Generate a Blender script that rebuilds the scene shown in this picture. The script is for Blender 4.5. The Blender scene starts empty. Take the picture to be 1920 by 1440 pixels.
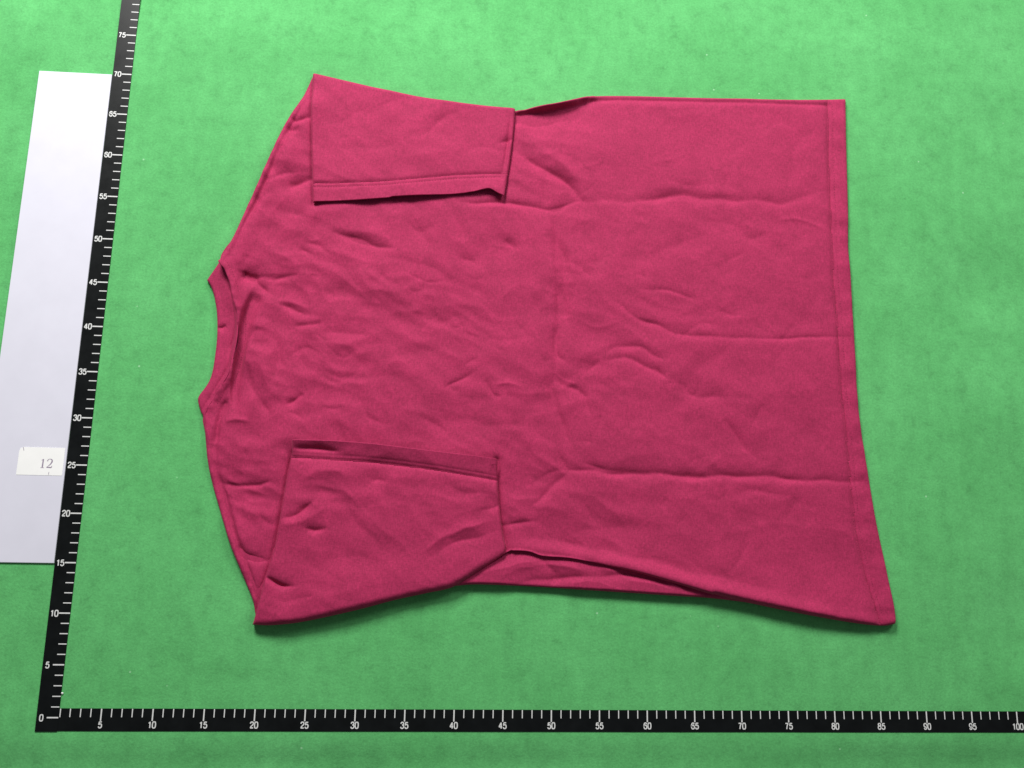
import bpy, math
import numpy as np
from mathutils import Matrix

# ------------------------------------------------------------------ camera
CM = 0.01
scene = bpy.context.scene
F_PX, CAM = 1566.7, np.array([39.42, 17.11, 90.48])          # centimetres, solved from the ruler's divisions
RV = np.array([-0.1939, 0.0676, -0.0222])
def rodrigues(r):
    t = np.linalg.norm(r); k = r / t
    K = np.array([[0, -k[2], k[1]], [k[2], 0, -k[0]], [-k[1], k[0], 0]])
    return np.eye(3) + math.sin(t) * K + (1 - math.cos(t)) * K @ K
ROT = rodrigues(RV)
cam_data = bpy.data.cameras.new('camera')
cam_data.sensor_width = 36.0
cam_data.lens = F_PX / 1920 * 36.0
cam_data.clip_start, cam_data.clip_end = 0.01, 50
cam = bpy.data.objects.new('camera', cam_data)
scene.collection.objects.link(cam)
M = Matrix([list(row) for row in ROT.T]).to_4x4()
M.translation = [c * CM for c in CAM]
cam.matrix_world = M
scene.camera = cam

# ------------------------------------------------------------------ light
world = bpy.data.worlds.new('World'); scene.world = world; world.use_nodes = True
bg = world.node_tree.nodes['Background']
bg.inputs['Color'].default_value = (0.93, 0.96, 1.0, 1); bg.inputs['Strength'].default_value = 0.13
def area_lamp(name, loc, target, sx, sy, watts, col):
    l = bpy.data.lights.new(name, 'AREA'); l.shape = 'RECTANGLE'; l.size, l.size_y = sx, sy
    l.energy = watts; l.color = col
    o = bpy.data.objects.new(name, l); scene.collection.objects.link(o)
    d = Matrix.Translation([0, 0, 0]).to_3x3()
    from mathutils import Vector
    v = Vector(target) - Vector(loc)
    o.rotation_euler = v.to_track_quat('-Z', 'Y').to_euler(); o.location = loc
    return o
area_lamp('key_fill_light', (-0.08, 1.90, 1.24), (0.55, 0.36, 0), 0.75, 0.50, 58, (1.0, 0.985, 0.96))
area_lamp('key_fill_light', (1.60, 1.75, 1.35), (0.7, 0.38, 0), 0.75, 0.55, 21, (1.0, 0.985, 0.96))  # weaker fill lamp added to lift the right side, no known fixture there

scene.view_settings.view_transform = 'Standard'
scene.view_settings.look = 'None'
scene.view_settings.gamma = 1
scene.view_settings.exposure = 0.0
scene.view_settings.use_curve_mapping = False

# ------------------------------------------------------------------ helpers
rng = np.random.default_rng(7)
def unproject(u, v, z=0.0):
    """photo pixel -> point (cm) where its ray meets the height z above the cloth"""
    u = np.asarray(u, float); v = np.asarray(v, float)
    d = np.stack([(u - 960) / F_PX, (720 - v) / F_PX, -np.ones_like(u)], -1) @ ROT
    t = (z - CAM[2]) / d[..., 2]
    return CAM + d * t[..., None]
def link(o, parent=None):
    scene.collection.objects.link(o)
    if parent is not None: o.parent = parent
    return o
def mesh_obj(name, verts, faces, mat, parent=None, smooth=False):
    me = bpy.data.meshes.new(name)
    if isinstance(verts, np.ndarray):
        verts = np.ascontiguousarray(verts, dtype=np.float32); faces = np.asarray(faces, dtype=np.int32)
        me.vertices.add(len(verts)); me.vertices.foreach_set('co', verts.ravel())
        n, k = faces.shape
        me.loops.add(n * k); me.loops.foreach_set('vertex_index', faces.ravel())
        me.polygons.add(n)
        me.polygons.foreach_set('loop_start', np.arange(n, dtype=np.int32) * k)
        me.update(calc_edges=True); me.validate()
    else:
        me.from_pydata(verts, [], faces); me.update()
    me.polygons.foreach_set('use_smooth', [smooth] * len(me.polygons))
    if mat is not None: me.materials.append(mat)
    return link(bpy.data.objects.new(name, me), parent)
def empty(name, loc=(0, 0, 0)):
    o = bpy.data.objects.new(name, None); o.location = loc; o.empty_display_size = 0.02
    return link(o)
def tag(o, label=None, cat=None, group=None, kind=None):
    if label: o['label'] = label
    if cat: o['category'] = cat
    if group: o['group'] = group
    if kind: o['kind'] = kind
    return o
def box(x0, x1, y0, y1, z0, z1):
    v = [(x, y, z) for z in (z0, z1) for y in (y0, y1) for x in (x0, x1)]
    f = [(0, 2, 3, 1), (4, 5, 7, 6), (0, 1, 5, 4), (2, 6, 7, 3), (0, 4, 6, 2), (1, 3, 7, 5)]
    return [tuple(c * CM for c in p) for p in v], f

# gradient noise ------------------------------------------------------------
_perm = rng.permutation(512); _ang = rng.random(512) * 2 * math.pi
def perlin(x, y, seed=0):
    xi = np.floor(x).astype(int); yi = np.floor(y).astype(int); xf = x - xi; yf = y - yi
    def g(ix, iy, dx, dy):
        h = _perm[(_perm[(ix + seed * 37) & 511] + iy + seed * 101) & 511]
        return np.cos(_ang[h]) * dx + np.sin(_ang[h]) * dy
    s = lambda t: t * t * t * (t * (t * 6 - 15) + 10)
    a = g(xi, yi, xf, yf); b = g(xi + 1, yi, xf - 1, yf)
    c = g(xi, yi + 1, xf, yf - 1); d = g(xi + 1, yi + 1, xf - 1, yf - 1)
    sx, sy = s(xf), s(yf)
    return (a + (b - a) * sx) * (1 - sy) + (c + (d - c) * sx) * sy
def smooth01(t):
    t = np.clip(t, 0, 1); return t * t * (3 - 2 * t)
def catmull(pts, per=6):
    p = np.asarray(pts, float)
    if len(p) < 3: return p
    q = np.vstack([2 * p[0] - p[1], p, 2 * p[-1] - p[-2]]); out = []
    for i in range(1, len(q) - 2):
        for t in np.arange(per) / per:
            a, b, c, d = q[i - 1], q[i], q[i + 1], q[i + 2]
            out.append(.5 * (2 * b + (c - a) * t + (2 * a - 5 * b + 4 * c - d) * t * t + (3 * b - a - 3 * c + d) * t ** 3))
    out.append(p[-1]); return np.array(out)
def dist_poly(U, V, poly, maxd):
    """distance, signed side and position along a polyline; only near it (else maxd)"""
    shp = U.shape; U = U.ravel(); V = V.ravel()
    D = np.full(U.shape, float(maxd)); S = np.ones(U.shape); T = np.zeros(U.shape)
    p = np.asarray(poly, float); L = np.r_[0, np.cumsum(np.hypot(*np.diff(p, axis=0).T))]
    lo, hi = p.min(0) - maxd, p.max(0) + maxd
    idx = np.where((U > lo[0]) & (U < hi[0]) & (V > lo[1]) & (V < hi[1]))[0]
    if len(idx):
        u, v = U[idx], V[idx]; dd = D[idx]; ss = S[idx]; tt = T[idx]
        for i in range(len(p) - 1):
            a, e = p[i], p[i + 1] - p[i]; n2 = e @ e + 1e-9
            t = np.clip(((u - a[0]) * e[0] + (v - a[1]) * e[1]) / n2, 0, 1)
            dx, dy = u - a[0] - t * e[0], v - a[1] - t * e[1]
            d = np.hypot(dx, dy); m = d < dd
            dd[m] = d[m]; ss[m] = np.sign(e[0] * dy - e[1] * dx)[m]; tt[m] = ((L[i] + t * (L[i + 1] - L[i])) / L[-1])[m]
        D[idx] = dd; S[idx] = ss; T[idx] = tt
    return D.reshape(shp), S.reshape(shp), T.reshape(shp)
def crease(Z, U, V, poly, amp, w, taper=True, asym=1.0, curve=True, gain=2.2):
    """a fold line: amp<0 valley, >0 ridge (cm); w half width (px); asym widens the right-hand side"""
    p = catmull(poly, 4) if curve else np.asarray(poly, float)
    R = w * 5 * max(asym, 1)
    if taper:      # real folds wander and change depth along their length
        lo, hi = p.min(0) - R - 8, p.max(0) + R + 8; sh = U.shape
        near = np.where((U.ravel() > lo[0]) & (U.ravel() < hi[0]) & (V.ravel() > lo[1]) & (V.ravel() < hi[1]))[0]
        if not len(near): return Z
        u, v = U.ravel()[near], V.ravel()[near]
        k = 7.0 * min(w / 8, 1.2); sd = int(abs(p[0, 0] * 3 + p[0, 1])) % 50
        uu = u + k * perlin(u / 48, v / 48, sd); vv = v + k * perlin(u / 48 + 5, v / 48, sd + 1)
        D, S, T = dist_poly(uu, vv, p, R)
        e = .28 * w; ww = np.where(S > 0, w * asym, w)
        g = np.exp(-(np.sqrt(D * D + e * e) - e) / ww); g = np.where(D >= R, 0, g - math.exp(-5) * (D / R))
        g = g * np.clip(np.sin(math.pi * np.clip(T, 0.02, 0.98)), 0, 1) ** 0.6 * np.clip(1 + .9 * perlin(u / 60, v / 60, sd + 3), .4, 1.6)
        out = Z.ravel().copy(); out[near] += amp * gain * g
        return out.reshape(sh)
    D, S, T = dist_poly(U, V, p, R)
    ww = np.where(S > 0, w * asym, w)
    e = 0.28 * w
    g = np.exp(-(np.sqrt(D * D + e * e) - e) / ww)
    g = np.where(D >= w * 5 * max(asym, 1), 0, g - math.exp(-5) * (D / (w * 5 * max(asym, 1))))
    return Z + amp * gain * g
def coons(left, right, top, bottom, nu, nv):
    """grid over four border curves given in photo pixels (left/right run top to bottom)"""
    def res(c, n):
        c = catmull(c, 8); L = np.r_[0, np.cumsum(np.hypot(*np.diff(c, axis=0).T))]
        s = np.linspace(0, L[-1], n); return np.stack([np.interp(s, L, c[:, 0]), np.interp(s, L, c[:, 1])], 1)
    l, r, t, b = res(left, nv), res(right, nv), res(top, nu), res(bottom, nu)
    u = np.linspace(0, 1, nu)[None, :, None]; v = np.linspace(0, 1, nv)[:, None, None]
    P = (1 - v) * t[None] + v * b[None] + (1 - u) * l[:, None] + u * r[:, None]
    P -= (1 - u) * (1 - v) * t[0] + u * (1 - v) * t[-1] + (1 - u) * v * b[0] + u * v * b[-1]
    return P[..., 0], P[..., 1]
ZREF = 0.5
def cloth_sheet(name, U, V, Z, mat, parent, thick=0.1, mask=None, lean=None):
    """cloth sheet from a pixel grid and heights (cm): upper face plus a turned-down border as thick as the cloth"""
    P = unproject(U, V, ZREF); P[..., 2] = Z
    if lean is not None: P[..., 0] += lean
    nv, nu = U.shape
    ids = np.arange(nv * nu).reshape(nv, nu)
    F = np.stack([ids[:-1, :-1], ids[1:, :-1], ids[1:, 1:], ids[:-1, 1:]], -1).reshape(-1, 4)
    verts = P.reshape(-1, 3)
    if mask is not None:
        F = F[mask[:-1, :-1].ravel()]
    # open border edges
    e = np.concatenate([F[:, [0, 1]], F[:, [1, 2]], F[:, [2, 3]], F[:, [3, 0]]])
    key = np.sort(e, 1); k = key[:, 0].astype(np.int64) * (nv * nu) + key[:, 1]
    uq, inv, cnt = np.unique(k, return_inverse=True, return_counts=True)
    be = e[cnt[inv] == 1]
    bv = np.unique(be); mp = np.full(nv * nu, -1); mp[bv] = np.arange(len(bv)) + nv * nu
    low = verts[bv].copy(); low[:, 2] = np.maximum(low[:, 2] - thick, 0.015)
    verts = np.vstack([verts, low])
    W = np.stack([be[:, 1], be[:, 0], mp[be[:, 0]], mp[be[:, 1]]], -1)
    F = np.vstack([F, W])
    used = np.unique(F); re = np.full(len(verts), -1); re[used] = np.arange(len(used))
    return mesh_obj(name, verts[used] * CM, re[F], mat, parent, smooth=True)

# ------------------------------------------------------------------ materials
def new_mat(name):
    m = bpy.data.materials.new(name); m.use_nodes = True
    nt = m.node_tree; return m, nt, nt.nodes['Principled BSDF']
def node(nt, typ, **kw):
    n = nt.nodes.new(typ)
    for k, v in kw.items():
        if k in n.inputs: n.inputs[k].default_value = v
        else: setattr(n, k, v)
    return n
def noise(nt, vec, scale, detail=4, rough=0.55, stretch=None):
    src = vec
    if stretch:
        mp = node(nt, 'ShaderNodeMapping'); mp.inputs['Scale'].default_value = stretch
        nt.links.new(vec, mp.inputs['Vector']); src = mp.outputs['Vector']
    n = node(nt, 'ShaderNodeTexNoise'); n.inputs['Scale'].default_value = scale
    n.inputs['Detail'].default_value = detail; n.inputs['Roughness'].default_value = rough
    nt.links.new(src, n.inputs['Vector']); return n.outputs['Fac']
def ramp(nt, fac, stops):
    r = node(nt, 'ShaderNodeValToRGB'); cr = r.color_ramp
    while len(cr.elements) < len(stops): cr.elements.new(0.5)
    for e, (p, c) in zip(cr.elements, stops): e.position = p; e.color = (*c, 1)
    nt.links.new(fac, r.inputs['Fac']); return r.outputs['Color']
def mixrgb(nt, a, b, fac, mode='MIX'):
    m = node(nt, 'ShaderNodeMix', data_type='RGBA', blend_type=mode)
    for i, s in ((6, a), (7, b)):
        if isinstance(s, tuple): m.inputs[i].default_value = (*s, 1)
        else: nt.links.new(s, m.inputs[i])
    if isinstance(fac, float): m.inputs[0].default_value = fac
    else: nt.links.new(fac, m.inputs[0])
    return m.outputs[2]
def bump(nt, bsdf, h, strength, dist, prev=None):
    b = node(nt, 'ShaderNodeBump'); b.inputs['Strength'].default_value = strength; b.inputs['Distance'].default_value = dist
    nt.links.new(h, b.inputs['Height'])
    if prev is not None: nt.links.new(prev, b.inputs['Normal'])
    nt.links.new(b.outputs['Normal'], bsdf.inputs['Normal']); return b.outputs['Normal']
def coords(nt): return node(nt, 'ShaderNodeTexCoord').outputs['Object']

def cloth_material(name, mul=1.0):
    m, nt, b = new_mat(name); c = coords(nt)
    base = np.array([0.365, 0.021, 0.085]) * mul
    n1 = noise(nt, c, 55, 5, 0.6)
    n2 = noise(nt, c, 1.0, 3, 0.7, (820, 240, 600))
    n3 = noise(nt, c, 1.0, 2, 0.7, (300, 1000, 900))
    col = ramp(nt, n1, [(0.25, tuple(base * 0.90)), (0.75, tuple(base * 1.10))])
    g1 = ramp(nt, n2, [(0.25, (0.76,) * 3), (0.75, (1.24,) * 3)])
    g2 = ramp(nt, n3, [(0.25, (0.84,) * 3), (0.75, (1.16,) * 3)])
    col = mixrgb(nt, col, g1, 1.0, 'MULTIPLY'); col = mixrgb(nt, col, g2, 1.0, 'MULTIPLY')
    nt.links.new(col, b.inputs['Base Color'])
    b.inputs['Roughness'].default_value = 0.82; b.inputs['Specular IOR Level'].default_value = 0.25
    b.inputs['Sheen Weight'].default_value = 0.10; b.inputs['Sheen Roughness'].default_value = 0.45
    b.inputs['Sheen Tint'].default_value = (1.0, 0.45, 0.58, 1)
    w = bump(nt, b, n2, 0.25, 0.0006); w = bump(nt, b, n1, 0.35, 0.0022, w)
    return m
M_CLOTH = cloth_material('crimson_cotton')
M_THREAD = cloth_material('crimson_thread', 0.62)

def felt_material():
    m, nt, b = new_mat('green_suede'); c = coords(nt)
    big = noise(nt, c, 6.5, 8, 0.66); mid = noise(nt, c, 58, 9, 0.74); fine = noise(nt, c, 420, 3, 0.7)
    streak = noise(nt, c, 1.0, 5, 0.65, (60, 16, 1))
    a, d = np.array([0.090, 0.392, 0.120]), np.array([0.110, 0.432, 0.144])
    col = ramp(nt, big, [(0.3, tuple(a * .95)), (0.7, tuple(d * 1.05))])
    k1 = ramp(nt, mid, [(0.30, (0.80,) * 3), (0.46, (0.99,) * 3), (0.72, (1.12,) * 3)])
    k2 = ramp(nt, fine, [(0.3, (0.88,) * 3), (0.7, (1.12,) * 3)])
    k3 = ramp(nt, streak, [(0.3, (0.93,) * 3), (0.72, (1.07,) * 3)])
    for k in (k1, k2, k3): col = mixrgb(nt, col, k, 1.0, 'MULTIPLY')
    spk = node(nt, 'ShaderNodeTexVoronoi'); spk.inputs['Scale'].default_value = 26
    nt.links.new(c, spk.inputs['Vector'])
    dot = ramp(nt, spk.outputs['Distance'], [(0.018, (0.55,) * 3), (0.035, (0.0,) * 3)])
    col = mixrgb(nt, col, (0.42, 0.70, 0.45), dot)
    nt.links.new(col, b.inputs['Base Color'])
    b.inputs['Roughness'].default_value = 0.9; b.inputs['Specular IOR Level'].default_value = 0.2
    b.inputs['Sheen Weight'].default_value = 0.15; b.inputs['Sheen Tint'].default_value = (0.6, 1, 0.65, 1)
    w = bump(nt, b, fine, 0.3, 0.0005); bump(nt, b, mid, 0.25, 0.003, w)
    return m
M_FELT = felt_material()
def plain(name, col, rough, spec=0.5, var=0.05, scale=40):
    m, nt, b = new_mat(name); c = coords(nt); n = noise(nt, c, scale, 5, 0.6)
    a = np.array(col)
    nt.links.new(ramp(nt, n, [(0.3, tuple(a * (1 - var))), (0.7, tuple(a * (1 + var)))]), b.inputs['Base Color'])
    nr = ramp(nt, n, [(0.3, (rough * 0.9,) * 3), (0.7, (min(rough * 1.1, 1),) * 3)])
    nt.links.new(nr, b.inputs['Roughness']); b.inputs['Specular IOR Level'].default_value = spec
    return m
M_BLACK = plain('black_vinyl', (0.0042, 0.0052, 0.0056), 0.36, 0.20, 0.25, 60)
M_PRINT = plain('white_print', (0.66, 0.67, 0.66), 0.5, 0.4, 0.10, 300)
M_BOARD = plain('white_board', (0.66, 0.655, 0.745), 0.45, 0.4, 0.02, 25)
M_STICK = plain('sticker_paper', (0.86, 0.86, 0.85), 0.6, 0.3, 0.02, 60)
M_INK = plain('grey_ink', (0.30, 0.25, 0.33), 0.7, 0.2, 0.15, 400)
M_LINT = plain('white_lint', (0.8, 0.8, 0.8), 0.8, 0.2, 0.05, 300)

# ------------------------------------------------------------------ the green cloth underneath
gx = np.linspace(-130, 240, 380); gy = np.linspace(-110, 250, 370)
GX, GY = np.meshgrid(gx, gy)
und = 0.5 * perlin(GX / 30, GY / 14, 3) + 0.25 * perlin(GX / 12, GY / 7, 5)
free = smooth01((-1.9 - GY) / 4) + smooth01((GY - 74) / 10) + smooth01((GX - 92) / 10) * smooth01((GY - 4) / 4) + smooth01((-16 - GX) / 6)
GZ = -0.02 - 0.16 * np.exp(-((GY + 4.4 + 0.6 * perlin(GX / 20, GY * 0, 8)) / 1.3) ** 2) + np.clip(free, 0, 1) * (und * 0.9 - 0.25)
ids = np.arange(GX.size).reshape(GX.shape)
gf = np.stack([ids[:-1, :-1], ids[:-1, 1:], ids[1:, 1:], ids[1:, :-1]], -1).reshape(-1, 4)
mat_obj = mesh_obj('green_backdrop', np.stack([GX, GY, GZ], -1).reshape(-1, 3) * CM, gf, M_FELT, None, True)
tag(mat_obj, 'green suede backdrop cloth spread flat under everything', 'backdrop', kind='structure')

# ------------------------------------------------------------------ rulers
XV, YH = 0.955, 0.87                      # inner edges of the two strips (cm)
WV, WH = 2.12, 2.12
DIGITS = {
 '0': [[(0, .5), (-.2, .42), (-.27, 0), (-.2, -.42), (0, -.5), (.2, -.42), (.27, 0), (.2, .42), (0, .5)]],
 '1': [[(.06, -.5), (.06, .5)], [(.06, .46), (-.04, .33), (-.18, .28)]],
 '2': [[(-.25, .22), (-.2, .42), (0, .5), (.2, .42), (.25, .22), (.12, 0), (-.1, -.2), (-.24, -.44)], [(-.27, -.46), (.27, -.46)]],
 '3': [[(-.24, .26), (-.15, .45), (.02, .5), (.2, .42), (.22, .2), (.02, .05)], [(.0, .05), (.22, -.04), (.26, -.25), (.14, -.45), (-.02, -.5), (-.2, -.43), (-.26, -.24)]],
 '4': [[(.1, -.5), (.1, .5)], [(.08, .46), (-.28, -.2)], [(-.3, -.22), (.28, -.22)]],
 '5': [[(.24, .46), (-.17, .46)], [(-.16, .48), (-.22, .0)], [(-.22, .02), (-.05, .14), (.16, .1), (.26, -.14), (.2, -.4), (0, -.5), (-.18, -.44), (-.26, -.26)]],
 '6': [[(.24, .28), (.12, .47), (-.08, .47), (-.22, .28), (-.27, -.1), (-.18, -.42), (0, -.5), (.2, -.42), (.26, -.18), (.16, .06), (0, .12), (-.18, .04), (-.25, -.14)]],
 '7': [[(-.26, .46), (.27, .46)], [(.24, .44), (.06, .1), (-.06, -.5)]],
 '8': [[(0, .5), (-.19, .42), (-.2, .18), (0, .05), (.2, .18), (.19, .42), (0, .5)], [(0, .07), (-.22, -.04), (-.26, -.28), (-.14, -.46), (0, -.5), (.14, -.46), (.26, -.28), (.22, -.04), (0, .07)]],
 '9': [[(-.24, -.28), (-.12, -.47), (.08, -.47), (.22, -.28), (.27, .1), (.18, .42), (0, .5), (-.2, .42), (-.26, .18), (-.16, -.06), (0, -.12), (.18, -.04), (.25, .14)]],
}
_text = {}
def numeral_mesh(s, H=0.68):
    """bold upright print numerals, swept from strokes"""
    if s not in _text:
        v, f = [], []; adv = 0.62 * H; x0 = -adv * (len(s) - 1) / 2; lay = 0
        for ci, ch in enumerate(s):
            for st in DIGITS[ch]:
                p = np.array(catmull(st, 5) if len(st) > 2 else st) * [0.84 * H, H * .86]; p[:, 0] += x0 + ci * adv
                t = np.gradient(p, axis=0); t /= np.linalg.norm(t, axis=1)[:, None] + 1e-9
                nn = np.stack([-t[:, 1], t[:, 0]], 1) * 0.056; b = len(v); lay += 1
                for q, w in zip(p, nn):
                    for g in (q + w, q - w): v.append((g[0] * CM, g[1] * CM, lay * 0.0006 * CM))
                f += [(b + 2 * i, b + 2 * i + 1, b + 2 * i + 3, b + 2 * i + 2) for i in range(len(p) - 1)]
        me = bpy.data.meshes.new('numeral'); me.from_pydata(v, [], f); me.materials.append(M_PRINT)
        _text[s] = (me, adv * len(s) / 2)
    return _text[s]
def flat(x0, x1, y0, y1):
    return [(x0 * CM, y0 * CM, 0), (x1 * CM, y0 * CM, 0), (x1 * CM, y1 * CM, 0), (x0 * CM, y1 * CM, 0)], [(0, 1, 2, 3)]
ZR = 0.06
def strip(name, x0, x1, y0, y1, parent, vertical, z1):
    """a long thin strip whose edges waver very slightly"""
    n = 60; rows = []
    for i in range(n + 1):
        t = i / n
        w = [0.02 * float(perlin(np.array([t * 9.0]), np.array([k * 7.3]), 9)[0]) for k in (1, 2)]
        if vertical: rows.append(((x0 + w[0], y0 + t * (y1 - y0)), (x1 + w[1] * .6, y0 + t * (y1 - y0))))
        else: rows.append(((x0 + t * (x1 - x0), y0 + w[0]), (x0 + t * (x1 - x0), y1 + w[1] * .6)))
    v, f = [], []
    for (a, b) in rows:
        for p in (a, b): v += [(p[0] * CM, p[1] * CM, 0.002 * CM), (p[0] * CM, p[1] * CM, z1 * CM)]
    for i in range(n):
        o, q = i * 4, i * 4 + 4
        f += [(o + 1, o + 3, q + 3, q + 1), (o, q, q + 2, o + 2), (o, o + 1, q + 1, q), (o + 2, q + 2, q + 3, o + 3)]
    f += [(0, 2, 3, 1), (n * 4, n * 4 + 1, n * 4 + 3, n * 4 + 2)]
    if vertical: f = [tuple(reversed(q)) for q in f]
    return mesh_obj(name, v, [tuple(reversed(q)) for q in f], M_BLACK, parent)

rv = tag(empty('ruler_strip', ((XV - WV / 2) * CM, 0, 0)), 'black ruler strip marked up to 80 along the white board', 'ruler')
rh = tag(empty('ruler_strip', (50 * CM, (YH - WH / 2) * CM, 0)), 'black ruler strip marked up to 100 running below the shirt hem', 'ruler')
def child_at(o, parent, x, y, z):
    o.parent = parent; o.location = (x * CM - parent.location.x, y * CM - parent.location.y, z * CM)
def rebase(o, parent):
    o.data.transform(Matrix.Translation(-parent.location))
rebase(strip('strip', XV - WV, XV, YH - WH - 0.06, 90, rv, True, ZR), rv)
rebase(strip('strip', XV - 0.05 - 0.15, 107, YH - WH, YH, rh, False, ZR - 0.02), rh)
zt_v, zt_h = ZR + 0.006, ZR - 0.014
def tick_mesh(L, w, vertical):
    v, f = flat(-L, 0, -w / 2, w / 2) if vertical else flat(-w / 2, w / 2, -L, 0)
    me = bpy.data.meshes.new('tick_mark'); me.from_pydata(v, [], f); me.materials.append(M_PRINT); return me
TV = (tick_mesh(0.80, 0.10, True), tick_mesh(1.10, 0.13, True))
TH = (tick_mesh(0.80, 0.10, False), tick_mesh(1.14, 0.13, False))
for k in range(0, 90):
    o = link(bpy.data.objects.new('tick_mark', TV[k % 5 == 0])); child_at(o, rv, XV - 0.02, k, zt_v)
    if k % 5 == 0:
        me, hw = numeral_mesh(str(k))
        o = link(bpy.data.objects.new('numeral', me)); child_at(o, rv, XV - 1.15 - hw - (0.28 if k in (5, 0) else 0.0), k - 0.02, zt_v)
for k in range(1, 107):
    x = k + 0.02
    if k == 1: x += 0.06
    o = link(bpy.data.objects.new('tick_mark', TH[k % 5 == 0])); child_at(o, rh, x, YH - 0.02, zt_h + (0.03 if k == 1 else 0))
    if k % 5 == 0:
        me, hw = numeral_mesh(str(k))
        o = link(bpy.data.objects.new('numeral', me)); child_at(o, rh, x, YH - 1.53, zt_h)

# ------------------------------------------------------------------ white board with its number sticker
XB1 = XV - WV - 0.03
pT, pL, pB = unproject(78, 134), unproject(0, 650), unproject(103, 1056)
XB0 = float((pT[0] + pL[0]) / 2); YB1 = float(pT[1]); YB0 = float(pB[1])
wb = tag(empty('white_board', ((XB0 + XB1) / 2 * CM, (YB0 + YB1) / 2 * CM, 0)), 'narrow glossy white board lying beside the black ruler', 'board')
def bevel_box(name, x0, x1, y0, y1, z0, z1, r, mat, parent):
    v = []; rings = [(0, z0), (0, z1 - r), (r * .3, z1 - r * .3), (r, z1)]
    for ins, z in rings:
        v += [((x0 + ins) * CM, (y0 + ins) * CM, z * CM), ((x1 - ins) * CM, (y0 + ins) * CM, z * CM), ((x1 - ins) * CM, (y1 - ins) * CM, z * CM), ((x0 + ins) * CM, (y1 - ins) * CM, z * CM)]
    f = [(3, 2, 1, 0), (12, 13, 14, 15)]
    for k in range(3):
        for i in range(4):
            j = (i + 1) % 4; f.append((k * 4 + i, k * 4 + j, k * 4 + 4 + j, k * 4 + 4 + i))
    o = mesh_obj(name, v, f, mat, parent); rebase(o, parent); return o
ZB = 0.16
bevel_box('panel', XB0, XB1, YB0, YB1, 0.002, ZB, 0.05, M_BOARD, wb)
s00 = unproject(30, 890, ZB); s01 = unproject(34, 838, ZB); s10 = unproject(121, 890, ZB)
sx0, sx1 = float(s00[0]), XB1 - 0.22; sy0, sy1 = float(s00[1]), float(s01[1])
st = tag(empty('number_sticker', ((sx0 + sx1) / 2 * CM, (sy0 + sy1) / 2 * CM, ZB * CM)), 'small off-white paper sticker printed 12 on the white board', 'sticker')
poly = [(sx0, sy0), (sx1 - .05, sy0 - .01), (sx1, sy0 + .1), (sx1, sy1), (sx0 + .45, sy1 + .01), (sx0 + .12, sy1 - .12), (sx0 + .02, sy1 - .45)]
vv = [(x * CM, y * CM, (ZB + dz) * CM) for dz in (0.003, 0.02) for x, y in poly]; n = len(poly)
o = mesh_obj('label_paper', vv, [tuple(range(n, 2 * n))] + [(i, (i + 1) % n, n + (i + 1) % n, n + i) for i in range(n)], M_STICK, st)
o.data.transform(Matrix.Translation(-st.location))
def ribbon(name, strokes, parent, z, mat):
    v, f = [], []
    for k, (pts, ws) in enumerate(strokes):
        p = catmull(pts, 6) if len(pts) > 2 else np.array(pts, float)
        w = np.interp(np.linspace(0, 1, len(p)), np.linspace(0, 1, len(ws)), ws)
        t = np.gradient(p, axis=0); t /= np.linalg.norm(t, axis=1)[:, None]; nrm = np.stack([-t[:, 1], t[:, 0]], 1)
        b = len(v); zz = z + 0.0008 * k
        for q, nn, ww in zip(p, nrm, w):
            v += [((q + nn * ww / 2)[0] * CM, (q + nn * ww / 2)[1] * CM, zz * CM), ((q - nn * ww / 2)[0] * CM, (q - nn * ww / 2)[1] * CM, zz * CM)]
        for i in range(len(p) - 1): f.append((b + 2 * i, b + 2 * i + 1, b + 2 * i + 3, b + 2 * i + 2))
    o = mesh_obj(name, v, f, mat, parent); o.data.transform(Matrix.Translation(-parent.location)); return o
def place(pts, cx, cy, s): return [(cx + x * s + 0.03 * y * s, cy + y * s) for x, y in pts]
c1, c2 = unproject(80.5, 869, ZB), unproject(93, 869, ZB)
h = 0.92
ribbon('numeral', [(place([(0, -.5), (0, .5)], c1[0], c1[1], h), [.15, .13]), (place([(-.2, -.49), (.2, -.49)], c1[0], c1[1], h), [.05, .05]),
                   (place([(0, .48), (-.1, .40), (-.2, .36)], c1[0], c1[1], h), [.09, .06, .03])], st, ZB + 0.024, M_INK)
ribbon('numeral', [(place([(-.27, .24), (-.2, .42), (0, .5), (.22, .40), (.24, .16), (.08, -.12), (-.12, -.32), (-.28, -.46)], c2[0], c2[1], h), [.11, .07, .06, .12, .15, .11, .06, .06]),
                   (place([(-.28, -.45), (.0, -.45), (.24, -.45), (.31, -.25)], c2[0], c2[1], h), [.09, .12, .12, .04])], st, ZB + 0.024, M_INK)
m1, m2 = unproject([44, 45], [838, 845], ZB), unproject([92, 91], [885, 890], ZB)
ribbon('pen_mark', [([tuple(m1[0][:2]), tuple(m1[1][:2])], [.05, .06])], st, ZB + 0.024, M_INK)
ribbon('pen_mark', [([tuple(m2[0][:2]), tuple(m2[1][:2])], [.05, .06])], st, ZB + 0.024, M_INK)

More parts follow.
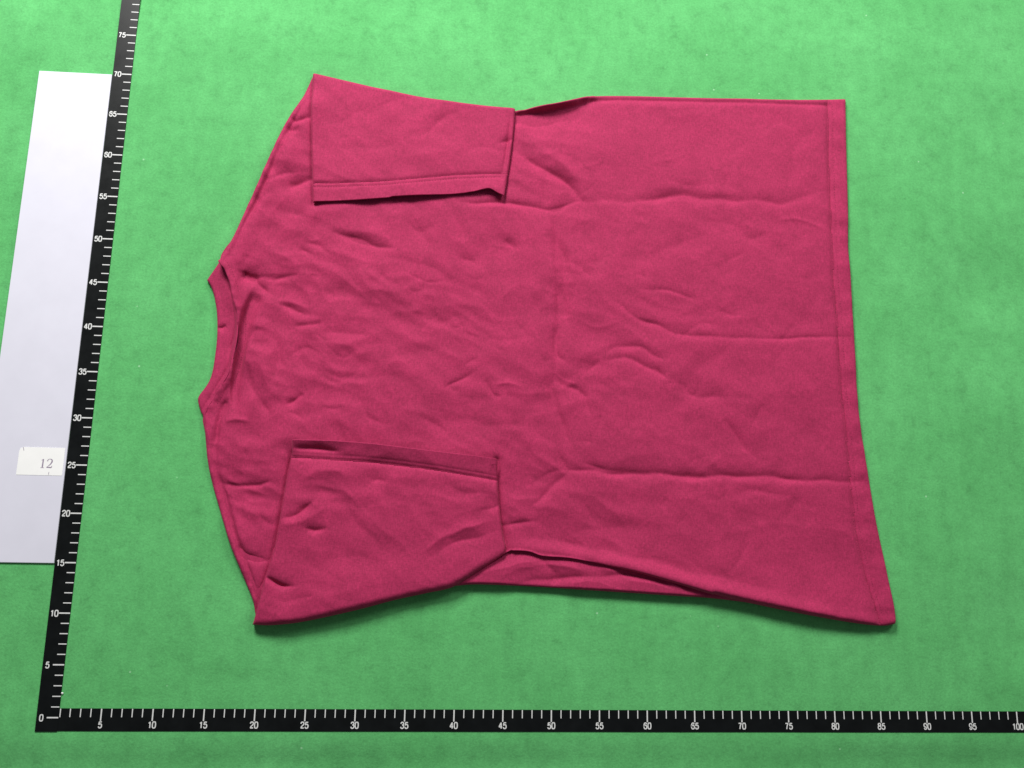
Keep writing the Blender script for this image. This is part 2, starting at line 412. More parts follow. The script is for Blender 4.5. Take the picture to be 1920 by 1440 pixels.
# fleck of lint at the ruler's edge
lp = unproject(116.5, 1300, 0.1)
ang = np.linspace(0, 2 * math.pi, 9)[:-1]
lv = [(0, 0, 0.0007)] + [((0.0011 + 0.0004 * math.sin(3 * a)) * math.cos(a), (0.0013 + .0003 * math.cos(2 * a)) * math.sin(a), 0.0001 * (i % 2)) for i, a in enumerate(ang)]
lo_ = mesh_obj('lint_fleck', lv, [(0, i + 1, (i + 1) % 8 + 1) for i in range(8)] + [tuple(range(8, 0, -1))], M_LINT)
lo_.location = (lp[0] * CM, lp[1] * CM, (ZR + 0.012) * CM); tag(lo_, 'tiny white lint fleck near the zero end of the ruler', 'lint')

# ------------------------------------------------------------------ the T-shirt (outlines and folds traced in photo pixels)
shirt = tag(empty('t_shirt', (45 * CM, 36 * CM, 0)), 'crumpled plain crimson t-shirt laid flat with both sleeves folded inward', 't-shirt')
shirt.location = (0, 0, 0)          # moved to the middle of the shirt once its parts are made

NECK = [(414, 489), (426, 511), (435, 536), (441, 567), (446, 592), (446, 630), (440, 663), (429, 701), (410, 731), (392, 758), (380, 782)]
LEFT = [(586, 141), (566, 183), (547, 212), (530, 241), (510, 284), (487, 336), (465, 384), (440, 441)] + NECK + \
       [(383, 810), (388, 863), (397, 907), (412, 960), (430, 1020), (453, 1077), (472, 1123), (477, 1148), (480, 1164)]
TOP = [(586, 141), (700, 168), (800, 188), (900, 201), (968, 206), (1000, 202), (1040, 196), (1070, 189), (1098, 181), (1122, 178), (1190, 178), (1300, 181), (1400, 183), (1500, 185), (1587, 184)]
RIGHT = [(1587, 184), (1588, 250), (1590, 320), (1592, 400), (1592, 455), (1594, 490), (1597, 520), (1600, 580), (1604, 640), (1608, 720), (1614, 790), (1625, 860), (1633, 910), (1645, 980), (1660, 1050), (1672, 1110), (1679, 1150), (1680, 1169)]
FOLD = [(948, 1036), (963, 1032), (992, 1034), (1017, 1042), (1067, 1046), (1117, 1056), (1192, 1073), (1275, 1097), (1337, 1115), (1421, 1134), (1525, 1155), (1608, 1169), (1654, 1173), (1680, 1169)]
BOTTOM = [(480, 1164), (560, 1158), (680, 1132), (800, 1098), (870, 1074)] + FOLD
LOWER = [(480, 1164), (560, 1158), (680, 1132), (800, 1104), (860, 1098), (900, 1096), (1000, 1100), (1108, 1107), (1200, 1113), (1275, 1118), (1337, 1122), (1421, 1133), (1525, 1154), (1608, 1167), (1654, 1171), (1678, 1168)]
HEMLINE = [(1552, 184), (1553, 250), (1556, 350), (1558, 400), (1560, 467), (1563, 533), (1570, 600), (1573, 667), (1578, 733), (1585, 800), (1592, 870), (1596, 923), (1606, 1007), (1625, 1090), (1648, 1172)]
CREVICE = [(480, 548), (468, 574), (458, 604), (452, 632), (446, 667), (441, 705), (437, 735), (438, 785)]

S_L = [(587, 137), (586, 200), (586, 290), (587, 350), (588, 381)]
S_T = [(587, 137), (700, 163), (800, 183), (900, 197), (966, 203)]
S_R = [(966, 203), (963, 245), (955, 310), (945, 370)]
S_B = [(588, 381), (660, 378), (725, 374), (745, 371), (840, 368), (885, 363), (905, 359), (918, 358), (932, 365), (945, 370)]
S_HEM = [(588, 347), (660, 345), (740, 341), (820, 334), (880, 330), (938, 328)]
Q_L = [(550, 826), (549, 850), (545, 865), (536, 910), (526, 970), (515, 1030), (497, 1088), (481, 1147), (474, 1171)]
Q_T = [(550, 826), (620, 828), (700, 834), (800, 846), (880, 855), (932, 862)]
Q_R = [(932, 862), (933, 900), (937, 950), (943, 1000), (948, 1022), (949, 1036)]
Q_B = [(474, 1171), (510, 1172), (560, 1167), (620, 1155), (680, 1141), (740, 1125), (800, 1112), (850, 1100), (900, 1069), (949, 1036)]
Q_HEM = [(546, 858), (600, 861), (700, 868), (800, 880), (870, 891), (934, 902)]

# (points, height cm, half width px, asymmetry)
FRONT_FOLDS = [
 ([(1093, 376), (1193, 375), (1260, 368), (1327, 373), (1427, 378), (1473, 378), (1527, 366)], -.16, 11, .55),
 ([(1193, 365), (1260, 350), (1330, 360), (1420, 366)], .07, 16, 1),
 ([(966, 285), (1000, 307), (1027, 320), (1060, 341), (1095, 375)], -.20, 9, .8),
 ([(1000, 285), (1040, 300), (1075, 330), (1100, 360)], .12, 14, 1),
 ([(860, 380), (960, 381), (1000, 387), (1040, 391), (1062, 385), (1095, 376)], -.12, 6, .7),
 ([(1023, 335), (1022, 362), (1024, 388)], -.08, 6, 1.6),
 ([(1043, 397), (1046, 453), (1060, 497), (1058, 550), (1060, 600)], -.17, 13, 1),
 ([(1030, 400), (1030, 470), (1038, 560), (1036, 640)], .06, 12, 1),
 ([(1043, 550), (1054, 575), (1063, 600)], -.10, 6, 1),
 ([(1040, 607), (1042, 657), (1060, 680)], -.09, 6, 1.3),
 ([(1023, 680), (1027, 720), (1040, 748), (1050, 780), (1061, 815), (1070, 850)], -.12, 7, 1.1),
 ([(1030, 690), (1053, 720), (1093, 738), (1100, 763), (1120, 798)], -.08, 6, 1),
 ([(1038, 690), (1058, 712), (1085, 722)], .05, 5, 1),
 ([(1203, 540), (1257, 548), (1303, 564)], -.09, 6, .7),
 ([(1160, 567), (1193, 595), (1230, 608), (1270, 626), (1340, 634)], -.12, 6, .7),
 ([(1270, 628), (1433, 635), (1520, 633), (1605, 632)], -.06, 4, .7),
 ([(1137, 664), (1160, 651), (1200, 653), (1227, 667), (1250, 674)], -.12, 7, .6),
 ([(1135, 675), (1173, 672), (1213, 687), (1250, 709)], -.10, 6, .7),
 ([(1098, 699), (1112, 688), (1125, 676)], -.07, 6, 1),
 ([(1230, 687), (1238, 698), (1250, 712)], -.05, 4, 1),
 ([(833, 728), (867, 710), (893, 696)], -.09, 5, .7),
 ([(870, 685), (893, 670)], -.06, 5, 1),
 ([(910, 712), (923, 737), (940, 744)], -.10, 6, 1),
 ([(927, 722), (953, 718), (980, 730)], .07, 5, 1),
 ([(1000, 906), (1033, 890), (1063, 884), (1133, 885), (1200, 888), (1300, 894), (1433, 896), (1540, 900), (1632, 905)], -.17, 9, .55),
 ([(1066, 882), (1035, 912), (1000, 948)], -.11, 6, 1),
 ([(1043, 845), (1055, 865), (1066, 882)], -.09, 5, 1),
 ([(1090, 868), (1140, 880), (1200, 886)], -.06, 5, 1),
 ([(1065, 885), (1080, 905), (1090, 925)], -.06, 6, 1),
 ([(1353, 787), (1373, 807), (1400, 840), (1424, 864)], -.13, 9, 1),
 ([(1267, 720), (1310, 743), (1360, 745), (1407, 744)], -.07, 9, .7),
 ([(1435, 757), (1422, 775), (1410, 797)], -.06, 8, 1),
 ([(1370, 645), (1330, 680), (1295, 700)], -.06, 14, 1),
 ([(1527, 243), (1495, 266), (1484, 307), (1480, 350)], -.08, 12, 1.4),
 ([(1455, 418), (1480, 412), (1507, 415), (1553, 433)], .06, 4, 1),
 ([(1380, 436), (1410, 447), (1440, 440)], -.06, 10, 1),
 ([(1535, 560), (1500, 610), (1470, 660), (1440, 700)], -.05, 14, 1),
 ([(1340, 580), (1370, 590), (1392, 591)], -.06, 7, 1),
 ([(1350, 430), (1290, 455), (1230, 470), (1180, 490)], -.05, 13, 1),
 ([(1360, 930), (1400, 920), (1480, 935), (1530, 960)], -.05, 10, 1),
 ([(1060, 1000), (1150, 985), (1260, 990)], -.04, 14, 1),
 ([(930, 990), (965, 984), (1002, 979)], -.08, 5, 1),
 ([(1040, 392), (1042, 470), (1048, 560), (1044, 650), (1036, 740), (1048, 800), (1062, 880)], -.09, 9, 1),
 ([(1066, 392), (1072, 470), (1074, 560), (1072, 650)], .07, 12, 1), ([(900, 410), (930, 440), (980, 460), (1030, 455)], -.06, 16, 1),
 ([(1080, 420), (1120, 470), (1110, 520)], -.06, 16, 1), ([(720, 480), (800, 500), (880, 540)], -.08, 14, 1), ([(730, 560), (810, 600), (870, 590)], -.07, 13, .8),
 ([(640, 720), (720, 700), (790, 730)], -.07, 15, 1), ([(880, 620), (950, 640), (1010, 630)], -.05, 14, 1), ([(860, 780), (930, 800), (990, 790)], -.06, 13, 1),
 # chest near the neckband
 ([(523, 570), (547, 579), (577, 593)], -.17, 6, .6),
 ([(520, 562), (548, 568), (580, 580)], .07, 6, 1),
 ([(552, 611), (577, 607), (604, 604)], -.13, 6, .7),
 ([(478, 528), (490, 538), (502, 549)], -.13, 5, .7),
 ([(455, 516), (468, 522), (487, 522)], -.26, 10, 1),
 ([(498, 526), (530, 519), (557, 514)], -.09, 7, .8),
 ([(588, 513), (584, 530), (581, 548)], -.10, 8, 1),
 ([(500, 606), (516, 629), (523, 660), (517, 693), (510, 715)], -.16, 11, 1),
 ([(480, 620), (492, 650), (494, 690)], .08, 12, 1),
 ([(460, 680), (467, 717), (490, 750), (511, 786)], -.18, 12, 1),
 ([(478, 668), (500, 715), (530, 748)], .08, 12, 1),
 ([(538, 758), (552, 752), (569, 739)], -.11, 6, .8),
 ([(424, 791), (447, 786), (469, 788)], .12, 5, 1),
 ([(600, 628), (622, 622), (660, 627), (695, 625)], -.09, 8, .8),
 ([(603, 551), (655, 563), (668, 594)], -.10, 13, 1),
 ([(635, 507), (697, 522), (785, 580), (810, 607)], .10, 16, 1),
 ([(620, 540), (700, 570), (770, 605)], -.06, 16, 1),
 ([(640, 650), (690, 690), (712, 697)], -.06, 10, 1),
 ([(575, 625), (640, 645), (690, 672)], .07, 10, 1),
 ([(700, 640), (780, 660), (850, 650)], -.05, 14, 1),
 ([(790, 785), (830, 800), (840, 812)], -.06, 6, 1),
 ([(600, 690), (590, 740), (600, 780)], -.06, 12, 1),
 ([(423, 752), (413, 775), (407, 795), (405, 832)], -.22, 7, 1),
 ([(412, 770), (400, 795), (397, 830)], .06, 6, 1),
 ([(440, 830), (455, 838), (465, 835)], .06, 6, 1),
 ([(465, 840), (470, 865), (466, 885)], -.08, 9, 1),
 ([(418, 907), (450, 911), (482, 910), (508, 903)], -.13, 5, .6),
 ([(480, 960), (497, 978), (515, 985)], -.10, 8, 1),
 ([(446, 1018), (466, 1044), (505, 1056)], -.22, 7, .7),
 ([(455, 945), (440, 935), (425, 930)], -.06, 7, 1),
 # shoulder beside the upper sleeve
 ([(500, 300), (520, 330), (515, 370)], -.09, 14, 1), ([(548, 262), (540, 300), (548, 330)], .10, 12, 1), ([(575, 360), (560, 390), (540, 420)], .10, 14, 1),
 ([(470, 400), (490, 380), (520, 360)], -.06, 10, 1), ([(500, 470), (530, 480), (560, 500)], .09, 12, 1), ([(480, 460), (510, 495), (530, 505)], -.08, 10, 1),
 ([(546, 222), (557, 229), (585, 222)], -.15, 5, .7),
 ([(535, 242), (548, 250), (565, 246)], -.13, 7, .8),
 ([(543, 354), (567, 343), (587, 335)], -.20, 8, .8),
 ([(500, 340), (533, 330), (555, 330)], -.09, 5, .7),
 ([(560, 255), (568, 290), (575, 330)], -.10, 12, 1),
 ([(594, 410), (590, 430), (594, 450)], -.10, 9, 1),
 ([(618, 432), (653, 447), (684, 453), (710, 462), (740, 464)], -.17, 7, .65),
 ([(610, 418), (660, 430), (720, 445)], .08, 11, 1),
 ([(568, 453), (600, 462), (618, 478)], -.10, 6, .8),
 ([(561, 467), (588, 478)], -.07, 5, .8),
 ([(458, 524), (486, 520), (512, 517)], -.10, 6, .8),
 ([(520, 390), (545, 405), (575, 400)], -.09, 14, 1),
 ([(480, 440), (500, 430), (530, 440)], -.07, 14, 1),
 ([(470, 480), (462, 500), (462, 520)], -.14, 8, 1),
 ([(847, 392), (865, 430), (870, 455)], -.08, 11, 1),
 ([(780, 410), (790, 440), (810, 470)], -.06, 14, 1),
 ([(945, 450), (958, 462), (968, 471)], -.07, 7, 1),
 ([(845, 500), (890, 520), (930, 520)], -.05, 12, 1),
 ([(850, 480), (905, 495), (935, 530)], -.06, 12, 1),
 ([(990, 250), (1020, 262), (1050, 285)], .05, 10, 1),
]
rnd = np.random.default_rng(21)
def random_folds(n, box, amp, length):
    out = []
    for _ in range(n):
        x, y = rnd.uniform(box[0], box[2]), rnd.uniform(box[1], box[3])
        a = rnd.normal(0.35, 0.75); L = rnd.uniform(*length); bend = rnd.normal(0, .22) * L
        dx, dy = math.cos(a), math.sin(a)
        out.append(([(x - dx * L / 2, y - dy * L / 2), (x - dy * bend, y + dx * bend), (x + dx * L / 2, y + dy * L / 2)],
                    -rnd.uniform(*amp) if rnd.random() < .62 else rnd.uniform(*amp) * .7, rnd.uniform(4, 11), rnd.uniform(.6, 1.3)))
    return out
FRONT_FOLDS += random_folds(60, (560, 400, 1130, 860), (.012, .045), (25, 95))
FRONT_FOLDS += random_folds(70, (1060, 230, 1560, 1060), (.010, .040), (25, 100))
FRONT_FOLDS += random_folds(22, (430, 520, 640, 830), (.02, .06), (20, 60))
def inset(c, dx, dy): return [(x + dx, y + dy) for x, y in c]
def edge_round(Z, U, V, poly, w, zmin, taper=None):
    D, S, T = dist_poly(U, V, catmull(poly, 5), w)
    k = np.sqrt(np.clip(1 - (1 - np.clip(D / w, 0, 1)) ** 2, 0, 1))
    if taper is not None: k = 1 - (1 - k) * taper(T)
    return zmin + (Z - zmin) * k
def swell(Z, U, V, poly, amp, w):
    D, S, T = dist_poly(U, V, catmull(poly, 4), w * 2.5)
    return Z + amp * np.exp(-(D / w) ** 2) * np.where(D < w * 2.5, 1, 0) * np.sin(math.pi * np.clip(T, .03, .97)) ** .5
def cloth_noise(U, V, seed, k=1.0):
    """soft swells plus sharper crumpling that runs slightly down to the right"""
    A = (U * .90 + V * .43) / 1.35; B = -U * .43 + V * .90
    wx = 34 * perlin(U / 150, V / 150, seed + 1); wy = 34 * perlin(U / 150 + 9, V / 150, seed + 2)
    a = perlin((U + wx) / 150, (V + wy) / 110, seed)
    b = perlin((A + wx) / 58, (B + wy) / 50, seed + 3)
    c = perlin((A + wx) / 24, (B + wy) / 19, seed + 4)
    d = perlin(U / 9, V / 9, seed + 5)
    r = np.sqrt(perlin((A + 1.5 * wx) / 78, (B + 1.5 * wy) / 62, seed + 6) ** 2 + .0016)
    q = np.sqrt(perlin((A + 1.2 * wx) / 40, (B + 1.2 * wy) / 34, seed + 7) ** 2 + .0016)
    gate = smooth01(.5 + 1.6 * perlin(U / 130, V / 120, seed + 8))
    return 1.12 * k * (0.22 * a + 0.10 * b + (.008 + .016 * gate) * c + 0.004 * d - 0.22 * r - (.04 + .10 * gate) * q)
def crumple(U, V):
    return np.interp(U, [400, 480, 640, 1000, 1150, 1300, 1600], [1.2, 1.75, 1.4, 1.15, 1.0, .75, .65])
def trench(Z, U, V, poly, floor, w0, w1, side=-1, wide=1.25):
    D, S, T = dist_poly(U, V, catmull(poly, 5), 3 * max(w0, w1))
    w = w0 + (w1 - w0) * T
    w = np.where(S * side > 0, w * wide, w)
    g = np.exp(-(D / w) ** 4) * smooth01((1 - T) / .22) * smooth01(T / .1 + .3) * np.where(D < 3 * max(w0, w1), 1, 0)
    return Z + (np.minimum(floor, Z) - Z) * g
def shoulder(U, V):
    """the shoulder seam stands up and the chest falls away from it"""
    return .80 * np.exp(-(dist_poly(U, V, catmull(LEFT[1:9], 4), 200)[0] / 75) ** 2) * smooth01((V - 150) / 60) * smooth01((640 - U) / 60)
def loft(U, V):
    """the side towards the zero ruler stands up on its folded layers"""
    D = dist_poly(U, V, catmull(LOWER, 4), 170)[0]
    return 0.62 * np.exp(-(D / 62) ** 2) * smooth01((U - 470) / 90) * (1 - .55 * smooth01((U - 1560) / 110))
def z_front(U, V):
    Z = 0.66 + cloth_noise(U, V, 11) * crumple(U, V) + loft(U, V)
    for f in FRONT_FOLDS: Z = crease(Z, U, V, *f[:3], asym=f[3])
    # swelling beside the neckband and the crevice
    Dn, Sn, Tn = dist_poly(U, V, catmull(inset(CREVICE, 20, 0), 4), 200)
    Z = Z + .30 * np.exp(-(Dn / np.where(Sn < 0, 60, 20)) ** 2) * np.clip(np.sin(math.pi * np.clip(Tn, 0, 1)), 0, 1) ** .8
    Z = Z + shoulder(U, V)
    
    Z = swell(Z, U, V, [(470, 880), (490, 960), (500, 1040)], .15, 26)
    # rolled upper side and the hollow under it
    Z = swell(Z, U, V, [(962, 206), (1000, 203), (1040, 197), (1075, 188), (1110, 180)], 1.35, 9)
    Z = crease(Z, U, V, [(960, 225), (985, 217), (1015, 213), (1048, 208), (1078, 199), (1105, 191)], -.50, 11, asym=1.7)
    Z = trench(Z, U, V, [(966, 222), (985, 217), (1015, 213), (1048, 207), (1078, 198)], .26, 8, 4, 1)
    for c in (Q_L[1:], Q_R, S_L, S_R): Z = crease(Z, U, V, c, -.16, 5, taper=False)
    Z = crease(Z, U, V, [(1085, 190), (1125, 187), (1190, 187), (1300, 190), (1400, 192), (1550, 197)], -.11, 4, taper=False)
    # rolled lower side
    Z = swell(Z, U, V, [(950, 1025), (1020, 1030), (1117, 1045), (1192, 1062), (1275, 1086), (1337, 1104), (1421, 1122), (1525, 1143), (1625, 1162)], .34, 12)
    Z = crease(Z, U, V, [(975, 1005), (1060, 1018), (1150, 1035), (1250, 1062), (1337, 1084), (1421, 1104)], -.10, 12)
    Z = crease(Z, U, V, [(1180, 1040), (1280, 1060), (1400, 1095), (1520, 1120)], -.06, 14)
    # hem seam and its hem ripples
    Z = crease(Z, U, V, HEMLINE, -.12, 4.5, taper=False, asym=.8)
    Z = crease(Z, U, V, [(x + 9, y) for x, y in HEMLINE], -.045, 2.5, taper=False)
    D, S, T = dist_poly(U, V, catmull([(x + 22, y) for x, y in HEMLINE], 4), 22)
    Z = Z + np.where(D < 22, 0.17 * (1 - (D / 22) ** 2) * perlin(V / 30, U / 60, 31), 0)
    # neck and shoulder seams
    Z = swell(Z, U, V, [(x + 4, y) for x, y in NECK[:-1]], .75, 13)
    Z = trench(Z, U, V, CREVICE, .20, 8.0, 4.0, -1, 2.4); Z = trench(Z, U, V, [(424, 752), (414, 775), (408, 797), (406, 832)], .26, 4, 2.5)
    Z = trench(Z, U, V, [(456, 517), (470, 523), (486, 521)], .30, 6, 4)
    Z = crease(Z, U, V, [(x + 13, y + 3) for x, y in NECK], -.07, 3.5)
    for off in (9, 13):
        Z = crease(Z, U, V, [(570 + off * .9, 184 + off * .35), (534 + off, 241 + 3), (514 + off, 284 + 3), (491 + off, 336 + 3), (469 + off, 384 + 3), (444 + off, 441 + 3), (424 + off, 482 + 3)], -.11, 3.2)
        Z = crease(Z, U, V, [(388 + off, 805), (392 + off, 861), (401 + off, 905), (416 + off, 957), (434 + off, 1015), (457 + off, 1072), (474 + off * .6, 1118)], -.10, 3.2)
    puck = perlin(U / 11, V / 11, 41) * 0.11
    D, S, T = dist_poly(U, V, catmull(LEFT, 4), 16)
    Z = Z + puck * (1 - D / 16)
    # edges roll down to the cloth below
    Z = edge_round(Z, U, V, LEFT[:9], 9, .22); Z = edge_round(Z, U, V, LEFT[18:], 9, .22)
    Z = edge_round(Z, U, V, TOP, 8, .22); Z = edge_round(Z, U, V, FOLD[:9], 5, .98); Z = edge_round(Z, U, V, FOLD[8:], 10, .62)
    Z = edge_round(Z, U, V, RIGHT, 7, .24)
    return np.maximum(Z, 0.20)
U, V = coons(LEFT, RIGHT, TOP, BOTTOM, 560, 480)
ZF = z_front(U, V)
hx = np.interp(V.ravel(), [p[1] for p in HEMLINE], [p[0] for p in HEMLINE]).reshape(V.shape)
# both lips of the deep fold beside the neckband lean over it
Dc, Sc, Tc = dist_poly(U, V, catmull(CREVICE, 5), 60)
lip = np.clip((ZF - .22) / .75, 0, 1.1) * np.exp(-(Dc / 17) ** 2) * np.where(Dc < 60, 1, 0) * np.clip(np.sin(math.pi * np.clip(Tc, 0, 1)), 0, 1) ** .5
front = cloth_sheet('front_panel', U, V, ZF, M_CLOTH, shirt, 0.55, mask=U <= hx, lean=np.where(Sc > 0, .14, 0.) * lip)
hem = cloth_sheet('bottom_hem', U, V, ZF, M_CLOTH, front, 0.2, mask=U > hx)

# the layer below: shows under the rolled lower side
def z_back(U, V):
    Z = 0.17 + 0.0 * U
    vis = smooth01((V - 1000) / 40)
    B = 0.42 + loft(U, V) * .8 + 0.9 * cloth_noise(U, V, 61, .6)
    for f in [([(950, 1075), (1000, 1060), (1060, 1062), (1110, 1072)], .10, 9, 1), ([(960, 1095), (1040, 1085), (1130, 1078), (1200, 1085)], -.12, 8, 1),
              ([(1120, 1060), (1190, 1090), (1260, 1108)], .10, 8, 1), ([(1245, 1080), (1262, 1095), (1280, 1112)], .12, 5, 1), ([(1150, 1075), (1220, 1084), (1300, 1105)], -.10, 6, 1),
              ([(1010, 1048), (1040, 1075), (1035, 1098)], -.08, 6, 1), ([(900, 1085), (960, 1062), (1010, 1050)], .12, 9, 1), ([(1060, 1090), (1110, 1095), (1170, 1106)], .06, 6, 1)]:
        B = crease(B, U, V, *f[:3], asym=f[3])
    D, S, T = dist_poly(U, V, catmull(FOLD[:10], 4), 26)
    B = B - .05 * np.where(D < 26, (1 - D / 26), 0)
    Z = Z * (1 - vis) + np.minimum(B, .92) * vis
    Z = np.where(V < 1000, 0.17, Z)
    Z = edge_round(Z, U, V, LOWER, 7, .42)
    # stay below the front where that lies over it
    D2, S2, T2 = dist_poly(U, V, catmull(FOLD, 4), 400)
    under = smooth01(np.where(S2 < 0, D2, 0) / 10)
    return Z * (1 - under) + np.minimum(Z, .19) * under
L2 = [(593, 150), (560, 204), (520, 272), (477, 367), (428, 476), (460, 560), (466, 630), (450, 700), (415, 745), (392, 780), (389, 820), (394, 865), (404, 910), (436, 1020), (459, 1077), (478, 1123), (483, 1150), LOWER[0]]
R2 = inset(RIGHT, -3, 0)[:-1] + [LOWER[-1]]
R2[0] = (1584, 187)
T2 = [(593, 150), (700, 174), (800, 194), (900, 207), (968, 213), (1040, 204), (1098, 188), (1190, 184), (1300, 187), (1500, 190), (1584, 187)]
U2, V2 = coons(L2, R2, T2, LOWER, 420, 330)
# finer rows near the lower side
tv = np.linspace(0, 1, 330); tv2 = 1 - (1 - tv) ** 1.9
r = tv2 * 329; i0 = np.minimum(r.astype(int), 328); fr = (r - i0)[:, None]
U2, V2 = U2[i0] * (1 - fr) + U2[i0 + 1] * fr, V2[i0] * (1 - fr) + V2[i0 + 1] * fr
cloth_sheet('back_panel', U2, V2, z_back(U2, V2), M_CLOTH, shirt, 0.4)

# neckband
NB_OUT = [(413, 488), (399, 507), (387, 524), (397, 542), (403, 567), (406, 592), (406, 630), (402, 667), (397, 697), (389, 718), (372, 742), (370, 753), (377, 778)]
NB_L = NB_OUT[2:12]
NB_T = [(387, 524), (399, 507), (412, 487)]
NB_R = [(412, 487)] + [(x + 3, y) for x, y in NECK[1:-1]] + [(382, 783)]
NB_B = [(370, 753), (375, 770), (382, 783)]
U3, V3 = coons(NB_L, NB_R, NB_T, NB_B, 36, 240)
def z_neck(U, V):
    Z = 0.60 + 0.35 * cloth_noise(U, V, 81)
    Z = swell(Z, U, V, NB_R[1:-1], .72, 16)
    Z = crease(Z, U, V, [(x - 6, y - 2) for x, y in NECK], -.16, 4)
    Z = crease(Z, U, V, [(x - 12, y - 4) for x, y in NECK[2:8]], -.05, 6)
    Z = crease(Z, U, V, [(407, 612), (416, 613), (424, 608)], -.10, 4); Z = crease(Z, U, V, [(398, 760), (408, 740), (425, 715)], -.05, 4)
    Z = edge_round(Z, U, V, NB_L, 7, .26); Z = edge_round(Z, U, V, NB_T, 6, .26); Z = edge_round(Z, U, V, NB_B, 6, .26)
    return Z
cloth_sheet('neckband', U3, V3, z_neck(U3, V3), M_CLOTH, shirt, 0.12)

# upper sleeve, folded down onto the front
def z_sleeve_a(U, V, lift=0.0):
    Z = 1.08 + cloth_noise(U, V, 101, .75)
    for f in [([(793, 253), (847, 220), (875, 212)], -.08, 9, 1), ([(630, 276), (690, 282), (740, 279)], -.06, 10, 1), ([(935, 272), (948, 268), (962, 264)], -.10, 5, 1),
              ([(733, 145), (734, 240), (733, 335)], .03, 5, 1), ([(700, 215), (760, 185), (830, 195)], -.05, 12, 1), ([(870, 290), (905, 278), (950, 285)], -.05, 10, 1),
              ([(640, 230), (680, 215), (700, 225)], -.04, 9, 1), ([(760, 300), (820, 290), (860, 300)], .04, 10, 1)]:
        Z = crease(Z, U, V, *f[:3], asym=f[3])
    Z = crease(Z, U, V, S_HEM, -.06, 3, taper=False); Z = crease(Z, U, V, inset(S_HEM, 0, 7), -.035, 2.5, taper=False)
    Z = crease(Z, U, V, [(958, 212), (953, 255), (946, 300), (938, 345)], -.12, 4)
    Z = edge_round(Z, U, V, S_L, 7, .62); Z = edge_round(Z, U, V, S_R, 7, .60, lambda t: 1 - .6 * smooth01((t - .7) / .3))
    Z = edge_round(Z, U, V, S_T, 9, .26)
    Z = swell(Z, U, V, [(890, 366), (915, 357), (938, 364)], .22, 14); Z = swell(Z, U, V, [(690, 380), (760, 374), (850, 370)], .12, 22)
    return Z + shoulder(U, V) * smooth01((V - 145) / 60)
sl = empty('sleeve'); sl.parent = shirt
sl['label'] = 'sleeve folded flat with its hem edge lifted'
U4, V4 = coons(S_L, S_R, S_T, S_B, 260, 180); Z4 = z_sleeve_a(U4, V4)
hy = np.interp(U4.ravel(), [p[0] for p in S_HEM], [p[1] for p in S_HEM]).reshape(U4.shape)
cloth_sheet('sleeve_cloth', U4, V4, Z4, M_CLOTH, sl, 0.12, mask=V4 <= hy)
cloth_sheet('sleeve_hem', U4, V4, Z4, M_CLOTH, sl, 0.16, mask=V4 > hy)
SB2 = [(592, 374), (660, 371), (745, 366), (840, 362), (915, 356), (940, 358)]
U5, V5 = coons([(592, 150), (592, 374)], [(955, 215), (940, 358)], [(592, 150), (700, 172), (800, 192), (955, 215)], SB2, 90, 60)
Z5 = np.minimum(z_sleeve_a(U5, V5) - .14, z_front(U5, V5) + .10)
cloth_sheet('under_layer', U5, V5, Z5, M_CLOTH, sl, 0.06)

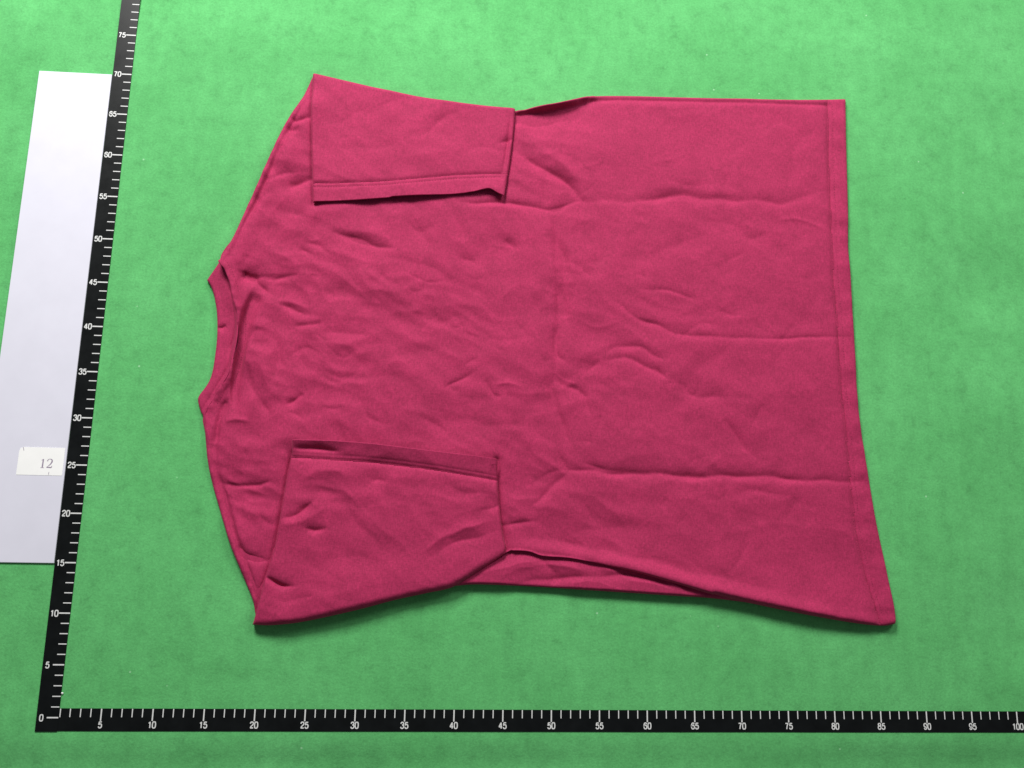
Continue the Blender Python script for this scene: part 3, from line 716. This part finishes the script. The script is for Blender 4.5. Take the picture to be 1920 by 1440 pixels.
# lower sleeve
def z_sleeve_b(U, V):
    Z = 1.32 + cloth_noise(U, V, 131, .9) + .45 * loft(U, V)
    for f in [([(531, 971), (560, 963), (589, 941)], -.20, 7, .7), ([(530, 985), (570, 975), (610, 950)], .08, 9, 1), ([(501, 1080), (527, 1097), (559, 1097)], -.20, 6, .7),
              ([(572, 989), (592, 993), (615, 990)], -.13, 7, .8), ([(630, 910), (697, 973), (763, 1033)], .07, 9, 1), ([(620, 925), (680, 985), (740, 1045)], -.06, 12, 1),
              ([(797, 1033), (840, 1003), (913, 977)], .09, 9, 1), ([(800, 1050), (850, 1020), (935, 995)], -.07, 9, 1), ([(690, 915), (705, 900), (730, 905)], -.09, 9, 1),
              ([(755, 925), (780, 970), (815, 1005)], .05, 9, 1), ([(560, 905), (600, 885), (650, 880)], .08, 10, 1), ([(585, 920), (640, 930), (700, 960)], -.06, 14, 1),
              ([(600, 1060), (660, 1040), (740, 1060)], -.05, 16, 1), ([(560, 1130), (640, 1110), (720, 1090)], .06, 16, 1), ([(830, 910), (880, 925), (925, 925)], -.07, 10, 1),
              ([(900, 960), (925, 950), (940, 940)], -.08, 7, 1), ([(520, 1120), (560, 1125), (600, 1118)], -.06, 9, 1)]:
        Z = crease(Z, U, V, *f[:3], asym=f[3])
    # turned-up hem: high at its upper rim, falling to the stitch line
    hy = np.interp(U.ravel(), [p[0] for p in Q_HEM], [p[1] for p in Q_HEM]).reshape(U.shape)
    ty = np.interp(U.ravel(), [p[0] for p in Q_T], [p[1] for p in Q_T]).reshape(U.shape)
    t = np.clip((hy - V) / np.maximum(hy - ty, 5), 0, 1)
    Z = Z + t ** 1.3 * (.46 + .10 * perlin(U / 60, V / 30, 7)) * (1 - .35 * smooth01((U - 560) / 380))
    Z = crease(Z, U, V, Q_HEM, -.10, 4.5, taper=False); Z = crease(Z, U, V, inset(Q_HEM, 0, -8), -.025, 2.5, taper=False)
    Z = crease(Z, U, V, [(552, 838), (590, 841), (640, 846)], -.22, 6)
    Z = crease(Z, U, V, [(923, 872), (925, 890), (926, 905)], -.08, 4)
    lo = lambda t: .35 + .65 * smooth01(t / .2)
    Z = edge_round(Z, U, V, Q_L, 7, .62, lo); Z = edge_round(Z, U, V, Q_R, 7, .55, lo)
    Z = Z - .10 * (1 - dist_poly(U, V, catmull(Q_B, 5), 60)[0] / 60) ** 1.5
    Z = edge_round(Z, U, V, Q_B, 14, .66, lambda t: 1 - .35 * smooth01((t - .8) / .2))
    return Z
sq = empty('sleeve'); sq.parent = shirt
sq['label'] = 'sleeve folded in with its hem turned up and an opening at one end'
U6, V6 = coons(Q_L, Q_R, Q_T, Q_B, 250, 200); Z6 = z_sleeve_b(U6, V6)
hy = np.interp(U6.ravel(), [p[0] for p in Q_HEM], [p[1] for p in Q_HEM]).reshape(U6.shape)
cloth_sheet('sleeve_cloth', U6, V6, Z6, M_CLOTH, sq, 0.60, mask=V6 > hy)
cloth_sheet('sleeve_hem', U6, V6, Z6, M_CLOTH, sq, 0.16, mask=V6 <= hy)

# stitching: short thread dashes along the seams
def stitches(path, zf, parent, pitch=5.0, wid=1.5):
    c = catmull(path, 8); L = np.r_[0, np.cumsum(np.hypot(*np.diff(c, axis=0).T))]
    s = np.arange(2, L[-1] - pitch, pitch)
    a = np.stack([np.interp(s, L, c[:, 0]), np.interp(s, L, c[:, 1])], 1)
    b = np.stack([np.interp(s + pitch * .68, L, c[:, 0]), np.interp(s + pitch * .68, L, c[:, 1])], 1)
    d = b - a; d /= np.linalg.norm(d, axis=1)[:, None]; nn = np.stack([-d[:, 1], d[:, 0]], 1) * wid / 2
    m = (a + b) / 2
    pts = np.stack([a, m - nn, b, m + nn, m], 1)
    Z = zf(pts[..., 0], pts[..., 1]); Z[:, 4] += .028; Z[:, :4] += .004
    P = unproject(pts[..., 0], pts[..., 1], ZREF); P[..., 2] = Z
    k = np.arange(len(s))[:, None] * 5
    F = np.concatenate([k + np.array([[0, 1, 4]]), k + np.array([[1, 2, 4]]), k + np.array([[2, 3, 4]]), k + np.array([[3, 0, 4]])])
    return tag(mesh_obj('stitching', P.reshape(-1, 3) * CM, F, M_THREAD, parent), kind='stuff')
HP = [(x, y) for x, y in HEMLINE[:-1]] + [(1645, 1160)]
HP[0] = (1552, 196)
stitches(HP, z_front, front); stitches([(x + 9, y) for x, y in HP], z_front, front)
stitches(S_HEM[:-1] + [(932, 328)], z_sleeve_a, sl); stitches(inset(S_HEM[:-1] + [(932, 328)], 0, 7), z_sleeve_a, sl)
stitches([(552, 858)] + Q_HEM[1:-1] + [(926, 901)], z_sleeve_b, sq)
stitches([(x + 13, y + 3) for x, y in NECK[:-1]], z_front, front, 4.5)
shirt.location = (45 * CM, 36 * CM, 0)
for c in shirt.children: c.matrix_parent_inverse = Matrix.Translation((-45 * CM, -36 * CM, 0))
